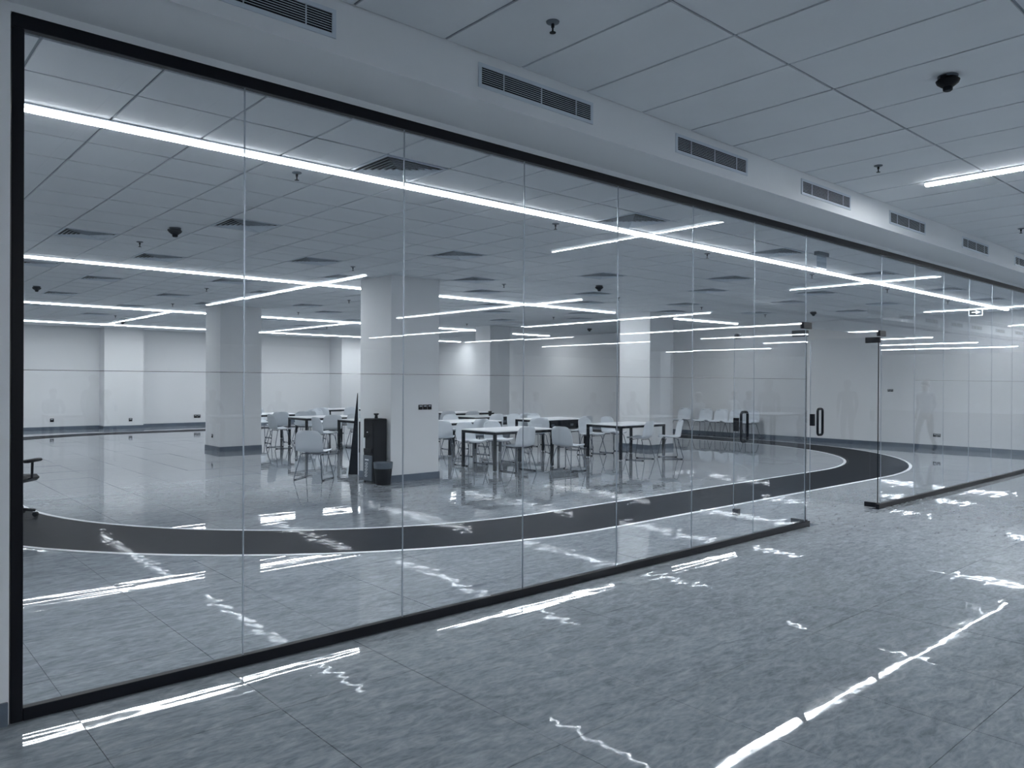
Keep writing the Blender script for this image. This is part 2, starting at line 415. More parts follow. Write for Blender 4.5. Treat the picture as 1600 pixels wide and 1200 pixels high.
for k, x in enumerate((-3.2, 1.3, 5.84, 10.45, 14.6, 19.0, 23.3, 27.6, 32.0, 36.5)):
    lamp(x, -1.95, x, -8.2, ZR, 'lamp_hall', 'hall lamp of the near row reflected in the glass, %s along the hall' % ORD[k], G3, .06)
    if k % 2 == 0 or k in (3, 5): lamp(x, -10.4, x, -16.4, ZR, 'lamp_hall', 'hall lamp of the far row reflected in the glass, %s along the hall' % ORD[k], G3, .06)

# ------------------------------------------------------------------ bulkhead grilles
def grille_proto():
    t = empty('air_grille', label='x', cat='air grille', group='slotted grilles on the bulkhead')
    W, H = .93, .098
    fr = MB(); b = .022
    fr.box(-b, W + b, -.008, -.0005, H, H + b); fr.box(-b, W + b, -.008, -.0005, -b, 0); fr.box(-b, 0, -.008, -.0005, 0, H); fr.box(W, W + b, -.008, -.0005, 0, H)
    fr.build('frame', 'white_metal', t)
    MB().box(0, W, -.0012, -.0006, 0, H).build('shade_backing', 'grille_dark', t)  # flat black sheet on the bulkhead; the recess shade is put into its colour
    sl = MB().add([(0, -.002, 0), (W, -.002, 0), (W, -.010, -.003), (0, -.010, -.003), (0, -.002, .003), (W, -.002, .003), (W, -.010, .0), (0, -.010, .0)],
                  [(0, 1, 2, 3), (4, 7, 6, 5), (3, 2, 6, 7), (0, 4, 5, 1), (0, 3, 7, 4), (1, 5, 6, 2)]).mesh('slat', 'white_metal')
    for k in range(7): put('slat', sl, t, (0, 0, H * (k + 1) / 8))
    dv = MB().box(-.002, .002, -.0095, -.002, 0, H).mesh('divider', 'white_metal')
    for k in range(3): put('divider', dv, t, (W * (k + .55) / 3, 0, 0))
    return t
gp = None
gxs = [-.95, .93, 2.82, 4.70, 6.57, 8.46, 10.62, 12.72, 14.6, 16.5]
for k, x in enumerate(gxs):
    lab = 'slotted air grille on the bulkhead, %s from the left edge of the photo' % ORD[max(k - 1, 0)] if k else 'slotted air grille on the bulkhead beyond the left edge'
    if gp is None: gp = grille_proto(); gp.location = (x, YBH, 3.225); gp['label'] = lab
    else: dup(gp, (x, YBH, 3.225), 0, lab)
for k, x in enumerate((19.2, 21.1, 23.0, 25.0, 26.7, 28.9, 30.8)):
    dup(gp, (x + .93, YO, 3.225), math.pi, 'slotted grille on the opposite bulkhead reflected in the glass, %s along' % ORD[k], 'grilles on the opposite bulkhead')

# ------------------------------------------------------------------ glass partition
S0, SP, S1 = .628, .995, 9.437
seams = [S0 + SP * k for k in range(8)]        # .628 ... 7.593
seams2 = [S1 + SP * k for k in range(10)]
part = empty('glass_partition', (0, D, 0), 0, 'long frameless glass partition with black top and bottom rails', 'glass partition')
GT = .006
def pane(x0, x1, z0, z1, lab=None):
    w_ = x1 - x0; tilt = random.uniform(-.0012, .0012)
    o = MB().box(-w_ / 2 + .003, w_ / 2 - .003, -GT, GT, z0, z1).build('glass_pane', 'glass', part, ((x0 + x1) / 2, 0, 0))
    o.rotation_euler = (random.uniform(-.0008, .0008), 0, tilt)
    if z0 < .1 and not (9.4 < x0 < 9.5):
        MB().box(-w_ / 2 + .003, w_ / 2 - .003, -GT - .0008, -GT - .0001, 1.538, 1.541).build('marker_line', 'film', o)
    return o
RZ = .056; HZ = 3.03
for a, b in list(zip(seams[:-1], seams[1:])) + list(zip(seams2[:-1], seams2[1:])) + [(seams2[-1], XW)]:
    pane(a, b, RZ - .02, HZ + .02)
XD0, XD1, ZD = 7.64, 9.40, 2.06
pane(seams[7], S1, ZD + .012, HZ + .02)
MB().box(seams[7] + .003, XD0 - .004, -GT, GT, RZ - .02, ZD + .012).build('glass_pane', 'glass', part)
MB().box(XD1 + .006, S1 - .003, -GT, GT, RZ - .02, ZD + .012).build('glass_pane', 'glass', part)
for k, x in enumerate(seams[1:] + seams2[:-1]):
    MB().tube([(x, 0, RZ), (x, 0, HZ)], .0042, 8).build('seam', 'seam_gloss', part, smooth=True)
fr = lambda n, *b: MB().box(*b).build(n, 'black_metal', part, bevel=.003)
fr('top_rail', .585, XW, -.022, .022, HZ, 3.092)
fr('stile', .585, .632, -.022, .022, 0, HZ)
fr('bottom_rail', .632, XD0 + .03, -.022, .022, 0, RZ)
fr('bottom_rail', XD1 - .05, XW, -.022, .022, 0, RZ)
for x in (XD0 + .07, XD1 - .03):
    MB().box(x - .10, x + .10, -.05, .05, .0005, .004).build('floor_plate', 'chrome', part)

# double doors, both leaves standing open into the room
def door(name, hx, side, lab):
    o = empty(name, (hx, D, 0)); struct(o, lab)
    Lf = .87
    MB().box(-.005, .005, .02, Lf, .012, ZD - .01).build('glass_leaf', 'glass', o)
    MB().tube([(0, Lf + .002, .012), (0, Lf + .002, ZD - .01)], .0045, 8).build('edge', 'seam_gloss', o, smooth=True)
    MB().tube([(0, .018, .012), (0, .018, ZD - .01)], .006, 8).build('edge', 'dark_frame', o, smooth=True)
    MB().box(-.02, .02, .0, .17, ZD - .075, ZD - .008).build('patch_fitting', 'black_metal', o, bevel=.003)
    MB().box(-.02, .02, .0, .17, .008, .065).build('patch_fitting', 'black_metal', o, bevel=.003)
    MB().box(-.02, .02, Lf - .055, Lf, .95, 1.1).build('lock', 'black_metal', o, bevel=.003)
    for s in (-1, 1):
        y = Lf - .13; pts = []
        z0, z1, r, off = .84, 1.17, .035, .065
        pts.append((s * .006, y, z0))
        for k in range(5):
            a = -math.pi / 2 + k / 4 * math.pi / 2; pts.append((s * (off - r + r * math.cos(a)), y, z0 + r + r * math.sin(a)))
        for k in range(5):
            a = k / 4 * math.pi / 2; pts.append((s * (off - r + r * math.cos(a)), y, z1 - r + r * math.sin(a)))
        pts.append((s * .006, y, z1))
        MB().tube(pts, .0155, 10).build('pull_handle', 'black_metal', o, smooth=True)
    return o
d1 = door('door_1', XD0, 1, 'left glass door leaf standing open into the room')
d2 = door('door_2', XD1, -1, 'right glass door leaf standing open into the room')
for x, s in ((XD0, -1), (XD1, 1)):
    MB().box(min(x - s * .05, x + s * .12), max(x - s * .05, x + s * .12), -.02, .02, ZD + .002, ZD + .07).build('transom_patch', 'black_metal', part, bevel=.003)
MB().box(-.03, .03, .80, .86, ZD - .07, ZD - .01).build('top_stop', 'black_metal', d1, bevel=.01)
MB().box(-.03, .03, .80, .87, .004, .075).build('floor_stop', 'black_metal', d1, bevel=.004)

# ------------------------------------------------------------------ running track
def rrect(x0, x1, y0, y1, R_, n=20):
    pts = []
    for cx_, cy_, a0 in ((x1 - R_, y0 + R_, -90), (x1 - R_, y1 - R_, 0), (x0 + R_, y1 - R_, 90), (x0 + R_, y0 + R_, 180)):
        for k in range(n + 1):
            a = math.radians(a0 + 90 * k / n); pts.append((cx_ + R_ * math.cos(a), cy_ + R_ * math.sin(a)))
    return pts
def band(outer, inner, z0, z1):
    m = MB(); n = len(outer)
    vs = [(x, y, z1) for x, y in outer] + [(x, y, z1) for x, y in inner] + [(x, y, z0) for x, y in outer] + [(x, y, z0) for x, y in inner]
    fs = []
    for k in range(n):
        q = (k + 1) % n
        fs += [(k, q, n + q, n + k), (k, 2 * n + k, 2 * n + q, q), (n + k, n + q, 3 * n + q, 3 * n + k)]
    return m.add(vs, fs)
tx0, tx1, ty0, ty1, tr = .58, 18.1, 5.2, 23.75, 5.5
def off(d): return rrect(tx0 + d, tx1 - d, ty0 + d, ty1 - d, tr - d)
track = empty('running_track', ((tx0 + tx1) / 2, ty0, 0), 0, 'dark oval walking track with white edge lines on the floor', 'track')
def tb(m, n, mat):
    o = m.build(n, mat, track); o.location = (-(tx0 + tx1) / 2, -ty0, 0); return o
tb(band(off(.03), off(1.08), .0012, .004), 'track_surface', 'track_dark')
tb(band(off(-.02), off(.03), .0012, .0045), 'outer_line', 'line_white')
tb(band(off(1.08), off(1.13), .0012, .0045), 'inner_line', 'line_white')

# ------------------------------------------------------------------ tables
def table_proto(w=1.38, d=.90, h=.67):
    t = empty('table', label='x', cat='table', group='white tables with black frames')
    MB().box(-w / 2, w / 2, -d / 2, d / 2, h - .018, h).build('table_top', 'table_white', t, bevel=.003)
    for s in (-1, 1):
        MB().box(-w / 2 + .05, w / 2 - .05, s * (d / 2 - .024) - .02, s * (d / 2 - .024) + .02, h - .062, h - .0185).build('rail', 'dark_frame', t)
        MB().box(s * (w / 2 - .024) - .02, s * (w / 2 - .024) + .02, -d / 2 + .05, d / 2 - .05, h - .062, h - .0185).build('rail', 'dark_frame', t)
    lg = MB().box(-.024, .024, -.024, .024, .012, h - .0185).mesh('leg', 'dark_frame', bevel=.003)
    ft = MB().lathe([(.018, 0), (.018, .012)], 10).mesh('glide', 'chrome')
    for sx in (-1, 1):
        for sy in (-1, 1):
            l = put('leg', lg, t, (sx * (w / 2 - .026), sy * (d / 2 - .026), 0)); put('glide', ft, l)
    return t
TAB = [(8.9, 10.12, 'white table nearest the dispenser column, on its right'), (11.95, 10.0, 'right-hand white table in front of the bright column'),
       (9.95, 12.75, 'white table behind the one beside the dispenser column'), (12.15, 12.35, 'white table behind the right-hand front table'),
       (11.85, 14.3, 'white table in the third row right of the dispenser column'), (12.75, 16.3, 'farthest white table right of the dispenser column'),
       (8.55, 16.15, 'white table left of the dispenser column, behind the single chair'), (8.85, 14.4, 'white table partly hidden by the leaning dark board'),
       (8.05, 18.35, 'white table partly hidden by the left column'), (11.4, 20.4, 'farthest white table left of the dispenser column')]
tp = None
for x, y, lab in TAB:
    if tp is None: tp = table_proto(); tp.location = (x, y, 0); tp['label'] = lab
    else: dup(tp, (x, y, 0), 0, lab)

mp_me = MB().box(-.60, .60, -.008, .008, .46, .607).mesh('modesty_panel', 'dark_frame', bevel=.002)
so_me = MB().box(-.045, .045, -.004, 0, -.025, .025).mesh('socket_plate', 'grey_plastic')
for o in [o for o in COL.objects if o.name.startswith('table') and o.parent is None and (abs(o.location.x - 12.15) < .01 or abs(o.location.x - 11.85) < .01)]:
    p_ = put('modesty_panel', mp_me, o, (0, -.40, 0))
    for x in (-.35, .25): put('socket_plate', so_me, p_, (x, -.0082, .54))
cupo = empty('cup', (11.82, 14.10, .67), 0, 'small black cup standing on the third-row table', 'cup')
MB().lathe([(.03, 0), (.036, .004), (.045, .10), (.041, .10), (.03, .01)], 14).build('cup_body', 'black_plastic', cupo, smooth=True)
MB().lathe([(.047, .1005), (.047, .112), (.03, .116)], 14).build('lid', 'dark_frame', cupo, smooth=True)
bto = empty('bottle', (7.86, 18.1, .67), 0, 'slim bottle with a black cap on the table beside the left column', 'bottle')
MB().lathe([(.028, 0), (.03, .01), (.03, .12), (.014, .15), (.013, .17)], 14).build('bottle_body', 'chair_plastic_grey', bto, smooth=True)
MB().lathe([(.015, .1705), (.015, .195), (.008, .197)], 12).build('cap', 'black_plastic', bto, smooth=True)

# ------------------------------------------------------------------ chairs
def chair_proto(mat='chair_plastic'):
    t = empty('chair', label='x', cat='chair', group='moulded plastic sled-base chairs')
    prof = [(.215, .405, .195), (.205, .425, .205), (.15, .425, .215), (.05, .412, .22), (-.06, .405, .222), (-.13, .412, .222), (-.175, .44, .222),
            (-.195, .49, .222), (-.205, .55, .222), (-.218, .62, .217), (-.235, .69, .20), (-.246, .735, .165), (-.250, .752, .11)]
    ns = 10; top = []; vs = []; fs = []
    for i, (y, z, hw) in enumerate(prof):
        for k in range(ns + 1):
            s = k / ns * 2 - 1
            up_ = .022 * abs(s) ** 3 if i < 6 else 0
            fwd_ = .035 * abs(s) ** 2.4 if i >= 7 else .035 * abs(s) ** 2.4 * max(0, (i - 3) / 4) if i > 3 else 0
            front = -.03 * abs(s) ** 4 if i < 2 else 0
            vs.append((s * hw, y + fwd_ + front, z + up_))
    m = ns + 1; n = len(vs)
    for i in range(len(prof) - 1):
        for k in range(ns): fs.append((i * m + k, i * m + k + 1, (i + 1) * m + k + 1, (i + 1) * m + k))
    me = bpy.data.meshes.new('seat_shell'); me.from_pydata(vs, [], fs); me.materials.append(MATS[mat])
    bm = bmesh.new(); bm.from_mesh(me); bmesh.ops.recalc_face_normals(bm, faces=bm.faces[:])
    bmesh.ops.solidify(bm, geom=bm.faces[:], thickness=.009); bmesh.ops.recalc_face_normals(bm, faces=bm.faces[:]); bm.to_mesh(me); bm.free()
    me.polygons.foreach_set('use_smooth', [True] * len(me.polygons)); me.set_sharp_from_angle(angle=math.radians(50))
    put('seat_shell', me, t)
    for s in (-1, 1):
        l = MB().tube([(s * .02, .10, .392), (s * .15, .11, .392), (s * .165, .13, .37), (s * .225, .205, .03), (s * .228, .195, .010), (s * .228, -.19, .010), (s * .225, -.205, .03), (s * .165, -.12, .37), (s * .15, -.10, .392), (s * .02, -.09, .392)], .0075, 7).build('sled_leg', 'chrome_dark', t, smooth=True)
        for y in (.17, -.17):
            MB().box(s * .228 - .012, s * .228 + .012, y - .02, y + .02, 0, .014).build('glide', 'black_plastic', l)
    return t
pmat('chrome_dark', (.10, .12, .15), .3, metal=.8)
CH = [(5.50, 10.72, 37, 'single chair standing alone in front, seen from behind'),
      (8.75, 11.85, 45, 'chair seen from behind just right of the dispenser column'),
      (8.62, 10.80, 270, 'left chair on the far side of the table beside the dispenser column'),
      (9.22, 10.75, 268, 'right chair on the far side of the table beside the dispenser column'),
      (8.60, 9.52, 92, 'chair pushed to the near side of the table beside the dispenser column'),
      (9.32, 9.06, 5, 'front chair turned sideways with its back to the left, at the near table'),
      (11.12, 11.72, 60, 'chair seen from behind between the near and right-hand tables'),
      (12.42, 11.72, 92, 'chair facing away, behind the left corner of the right-hand table'),
      (12.50, 10.80, 270, 'right chair on the far side of the right-hand table'),
      (11.72, 10.72, 275, 'left chair on the far side of the right-hand table'),
      (11.72, 9.46, 103, 'left chair on the near side of the right-hand table'),
      (12.38, 9.24, 140, 'rightmost chair at the right-hand table, turned left'),
      (11.55, 15.55, 80, 'farthest left chair seen above the tables right of the dispenser column'),
      (10.35, 13.55, 265, 'chair behind the second-row table, its back just showing'),
      (12.10, 15.30, 85, 'farthest right chair seen above the tables right of the dispenser column'),
      (9.75, 12.10, 92, 'chair on the near side of the second-row table'),
      (11.45, 13.62, 90, 'left chair on the near side of the third-row table'),
      (12.30, 13.58, 90, 'right chair on the near side of the third-row table'),
      (11.75, 12.98, 270, 'left chair on the far side of the second-row right table'),
      (12.40, 13.00, 270, 'right chair on the far side of the second-row right table'),
      (7.60, 14.35, 0, 'chair turned right at the end of the table by the leaning board'),
      (8.25, 15.35, 80, 'grey-backed chair left of the leaning dark board'),
      (8.85, 15.10, 270, 'chair facing the glass just left of the leaning dark board'),
      (7.45, 16.15, 0, 'side-on chair at the left end of the table behind the single chair'),
      (8.00, 17.45, 85, 'chair facing away behind the left end of the left table'),
      (8.50, 16.95, 270, 'chair facing the glass on the far side of the left table'),
      (8.80, 17.65, 90, 'chair back peeping above the left table'),
      (9.35, 18.15, 250, 'white chair far behind the left table'),
      (10.20, 19.45, 60, 'chair left of the farthest left table'),
      (11.15, 19.70, 90, 'chair in front of the farthest left table'),
      (8.30, 19.15, 270, 'chair behind the table half hidden by the left column'),
      (18.42, 13.38, 180, 'farthest chair of the row against the right wall'),
      (18.42, 12.64, 180, 'second farthest chair of the row against the right wall'),
      (18.42, 12.14, 180, 'middle chair of the row against the right wall'),
      (18.42, 11.66, 180, 'second nearest chair of the row against the right wall'),
      (18.42, 11.18, 180, 'nearest chair of the row against the right wall, behind the door handle')]
cp = chair_proto()
for k, (x, y, a, lab) in enumerate(CH):
    rz = math.radians(a - 90)
    if k == 0: cp.location = (x, y, 0); cp.rotation_euler.z = rz; cp['label'] = lab
    else: dup(cp, (x, y, 0), rz, lab)

# ------------------------------------------------------------------ things at the dispenser column
wd = empty('water_dispenser', (6.035, 9.85, 0), 0, 'tall black water dispenser against the column', 'water dispenser')
# front faces -x
MB().box(-.115, .125, -.135, .135, .012, .94).build('body', 'black_plastic', wd, bevel=.012)
MB().box(-.1305, -.1155, -.118, .118, .03, .40).build('lower_door', 'grey_plastic', wd, bevel=.004)
MB().box(-.128, -.1155, -.11, .11, .44, .50).build('drip_tray', 'black_metal', wd, bevel=.003)
for y in (-.05, .05):
    MB().tube([(-.116, y, .70), (-.15, y, .70), (-.15, y, .66)], .01, 8).build('tap', 'black_metal', wd, smooth=True)
MB().box(-.119, -.1155, -.045, .045, .78, .90).build('control_panel', 'dark_frame', wd)
MB().box(-.119, -.1155, .02, .03, .735, .745).build('indicator', 'sign_white', wd)
MB().lathe([(.028, .9405), (.022, .97), (.022, .99), (.038, .995), (.038, 1.015)], 14, (0.02, 0, 0)).build('top_knob', 'black_plastic', wd, smooth=True)
MB().box(-.122, -.1155, .085, .13, .50, .66).build('paper_sheet', 'paper', wd)
for z0 in (.92,):
    for q in range(4): MB().box(-.10 + .2 * (q % 2) - .015, -.10 + .2 * (q % 2) + .015, -.12 + .24 * (q // 2) - .015, -.12 + .24 * (q // 2) + .015, 0, .0118).build('foot', 'black_plastic', wd)
# vertical lettering-like mark on the lower door
ls = MB()
for k in range(5):
    z = .10 + .045 * k
    for q in range(10):
        a0, a1 = 2 * math.pi * q / 10, 2 * math.pi * (q + 1) / 10
        p = lambda a, r: (-.1315, .035 + .036 * math.cos(a) * r + .004 * k * -1, z + .019 * math.sin(a) * r)
        ls.add([p(a0, 1), p(a1, 1), p(a1, .58), p(a0, .58)], [(0, 1, 2, 3)])
ls.box(-.1318, -.1312, -.04, .065, .325, .345)
ls.build('white_lettering', 'line_white', wd)

tb_ = empty('waste_bin', (5.975, 9.525, 0), 0, 'small black waste bin with a folded liner beside the dispenser', 'bin')
MB().lathe([(.0, .006), (.102, .006), (.105, 0), (.108, .01), (.135, .31), (.127, .31), (.10, .015), (0, .015)], 24).build('bucket', 'black_plastic', tb_, smooth=True)
MB().lathe([(.1335, .235), (.139, .315), (.142, .322), (.137, .322), (.1315, .31)], 24).build('bag_liner', 'grey_plastic', tb_, smooth=True)

lb = empty('leaning_board', (6.28, 10.82, 0), 0, 'tall dark triangular board leaning against the back of the dispenser column', 'board')
ang = math.radians(48.4 - 11)     # faces the aisle
vx, vy = math.sin(ang), -math.cos(ang)
m = MB(); b0, b1, zt = -.13, .03, 1.30
pts = [(b0, .0), (b1, .0), (b1 - .004, zt), (b1 - .012, zt)]
th = .012
m.add([(a * vx - th * vy * s, a * vy + th * vx * s, z) for s in (0, 1) for a, z in pts], [(0, 1, 2, 3), (7, 6, 5, 4), (0, 4, 5, 1), (1, 5, 6, 2), (2, 6, 7, 3), (3, 7, 4, 0)])
m.build('dark_panel', 'track_dark', lb)
a = b1 + .008
MB().tube([(a * vx, a * vy, 0), (a * vx, a * vy, zt)], .008, 8).build('white_edge', 'line_white', lb, smooth=True)

# ------------------------------------------------------------------ office chair at the left edge
oc = empty('office_chair', (1.42, 9.78, .0047), math.radians(-40), 'black office armchair half hidden behind the left frame', 'chair')
for k in range(5):
    a = 2 * math.pi * k / 5 + .3; c, s = math.cos(a), math.sin(a)
    l = MB().tube([(0, 0, .11), (.15 * c, .15 * s, .085), (.27 * c, .27 * s, .07)], .016, 8).build('base_arm', 'black_plastic', oc, smooth=True)
    MB().lathe([(.012, -.022), (.026, -.018), (.026, .018), (.012, .022)], 12, (.27 * c, .27 * s, .027), axis='y').build('caster', 'black_plastic', l, smooth=True)
MB().lathe([(.028, .09), (.028, .24), (.02, .24), (.02, .38)], 12).build('gas_column', 'black_metal', oc, smooth=True)
MB().box(-.23, .23, -.22, .23, .38, .45).build('seat', 'black_plastic', oc, smooth=True, bevel=.03)
bk = MB()
for i in range(7):
    for k in range(7):
        s = k / 6 * 2 - 1; z = .5 + .42 * i / 6
        bk.v.append((s * .21 * (1 - .1 * (i / 6) ** 2), -.22 - .03 * i / 6 + .05 * s * s, z))
for i in range(6):
    for k in range(6): bk.f.append([i * 7 + k, i * 7 + k + 1, (i + 1) * 7 + k + 1, (i + 1) * 7 + k]); bk.m.append(0)
me = bk.mesh('backrest', 'black_plastic'); bm = bmesh.new(); bm.from_mesh(me); bmesh.ops.solidify(bm, geom=bm.faces[:], thickness=.04); bmesh.ops.recalc_face_normals(bm, faces=bm.faces[:]); bm.to_mesh(me); bm.free()
put('backrest', me, oc)
MB().box(-.03, .03, -.25, -.19, .40, .55).build('back_bracket', 'black_metal', oc, bevel=.005)
for s in (-1, 1):
    MB().tube([(s * .20, .0, .41), (s * .265, .0, .43), (s * .27, .0, .60)], .014, 8).build('arm_post', 'black_metal', oc, smooth=True)
    MB().box(s * .27 - .035, s * .27 + .035, -.13, .14, .60, .635).build('armrest', 'black_plastic', oc, smooth=True, bevel=.014)

# ------------------------------------------------------------------ sprinklers and detectors
def sprinkler_proto():
    t = empty('sprinkler', label='x', cat='sprinkler', group='ceiling sprinklers')
    MB().lathe([(.036, 0), (.034, -.006), (.016, -.012)], 16).build('escutcheon', 'grey_plastic', t, smooth=True)
    MB().lathe([(.009, -.012), (.009, -.03), (.005, -.032), (.005, -.055)], 10).build('stem', 'black_metal', t, smooth=True)
    MB().lathe([(.006, -.055), (.017, -.056), (.017, -.059), (.004, -.060)], 14).build('deflector', 'black_metal', t, smooth=True)
    return t
spz = [(y, xs) for y, xs in ((5.4, (2.62, 5.36, 7.95, 10.55, 13.11, 15.82)), (9.32, (2.62, 5.35, 8.09, 10.9, 13.53, 16.03)), (13.25, (4.79, 7.52, 13.1)), (16.45, (5.26, 8.03, 12.95)), (20.5, (5.21, 10.91)))]
sp0 = None
for ri, (y, xs) in enumerate(spz):
    for k, x in enumerate(xs):
        lab = 'ceiling sprinkler in the room, %s from the left in the %s row behind the glass' % (ORD[k], ORD[ri])
        if sp0 is None: sp0 = sprinkler_proto(); sp0.location = (x, y, ZR); sp0['label'] = lab
        else: dup(sp0, (x, y, ZR), 0, lab)
for k, (x, lab) in enumerate(((2.85, 'nearest sprinkler on the corridor ceiling'), (6.84, 'second sprinkler on the corridor ceiling, left of the corridor lamp'), (10.89, 'third sprinkler on the corridor ceiling at the right edge'))):
    dup(sp0, (x, 2.9, ZC), 0, lab)
def detector_proto():
    t = empty('ceiling_detector', label='x', cat='detector', group='black ceiling detectors')
    MB().lathe([(.058, 0), (.056, -.012), (.05, -.014)], 20).build('base', 'grey_plastic', t, smooth=True)
    MB().lathe([(.05, -.014), (.068, -.03), (.062, -.045), (.036, -.066), (.028, -.068)], 20).build('housing', 'black_plastic', t, smooth=True)
    MB().lathe([(.028, -.068), (.027, -.088), (.02, -.094)], 16).build('lens', 'dark_frame', t, smooth=True)
    MB().box(-.078, -.04, -.018, .018, -.03, -.012).build('side_clip', 'black_plastic', t, bevel=.003)
    return t
DT = [(5.16, 1.77, ZC, 'black detector on the corridor ceiling, upper right'), (2.65, 8.22, ZR, 'nearest black detector on the left of the room ceiling'), (2.59, 14.97, ZR, 'black detector at the left edge of the room ceiling'),
      (5.8, 22.13, ZR, 'farthest black detector above the left pilaster'), (9.32, 8.38, ZR, 'black detector in the middle of the room ceiling'), (16.6, 15.3, ZR, 'black detector left of the bright column top'), (16.14, 8.22, ZR, 'black detector above the open doors')]
dt0 = None
for x, y, z, lab in DT:
    if dt0 is None: dt0 = detector_proto(); dt0.location = (x, y, z); dt0['label'] = lab
    else: dup(dt0, (x, y, z), random.uniform(0, 6), lab)

# ------------------------------------------------------------------ signs
es = empty('exit_sign', (17.0, 5.29, ZR), 0, 'hanging exit sign with a white arrow near the right wall', 'sign')
MB().box(-.015, .015, -.125, .125, -.215, -.075).build('sign_box', 'sign_dark', es, bevel=.002)
b = MB()
for a in ((-.125, .125, -.085, -.075), (-.125, .125, -.215, -.205), (-.125, -.113, -.205, -.085), (.113, .125, -.205, -.085)): b.box(-.0165, -.0155, *a)
b.build('white_border', 'sign_white', es)
MB().prism([(.07, -.155), (.07, -.138), (-.005, -.138), (-.005, -.108), (-.085, -.1465), (-.005, -.185), (-.005, -.155)], -.0168, -.0156, 'x').build('arrow', 'sign_white', es)
for y in (-.09, .09): MB().tube([(0, y, -.0745), (0, y, -.0005)], .004, 6).build('hanger', 'white_metal', es)
ex = empty('acrylic_sign', (8.87, 4.42, ZR), 0, 'clear acrylic sign hanging from a grey cap above the open doors', 'sign')
MB().box(-.13, .13, -.03, .03, -.045, -.0005).build('cap', 'grey_plastic', ex, bevel=.004)
MB().box(-.115, .115, -.004, .004, -.19, -.0455).build('acrylic_panel', 'acrylic', ex)
MB().box(-.115, .115, -.005, .005, -.196, -.1905).build('bright_edge', 'sign_white', ex)

# ------------------------------------------------------------------ sockets and switches
def plate(name, loc, axis, n, lab, cat, s=.075):
    t = empty(name, loc, {'-y': 0, '-x': -math.pi / 2}[axis], lab, cat)
    for k in range(n):
        x = (k - (n - 1) / 2) * (s + .008)
        p = MB().box(x - s / 2, x + s / 2, -.009, -.0004, -s / 2, s / 2).build('plate', 'black_plastic', t, bevel=.002)
        MB().box(x - s * .28, x + s * .28, -.0115, -.0092, s * .12, s * .3).build('rocker', 'white_metal', p)
    return t
plate('wall_switch', (6.79, 9.65, 1.10), '-y', 3, 'black triple switch plate on the dispenser column', 'switch')
plate('wall_socket', (4.86, YB, .29), '-y', 1, 'black socket on the back wall left of the pilaster', 'socket', .10)
plate('wall_socket', (6.85, 25.25, .27), '-y', 1, 'black socket on the left back-wall pilaster', 'socket', .10)
plate('wall_socket', (9.04, YB, .30), '-y', 2, 'double black socket on the back wall beside the left column', 'socket', .10)
plate('wall_socket', (6.07, 16.42, .31), '-x', 1, 'black socket low on the side of the left column', 'socket')
plate('wall_socket', (XW, 6.63, .32), '-x', 2, 'double black socket low on the right wall', 'socket')
plate('wall_switch', (XW, 7.66, 1.33), '-x', 2, 'double switch plate on the right wall beyond the doors', 'switch', .06)

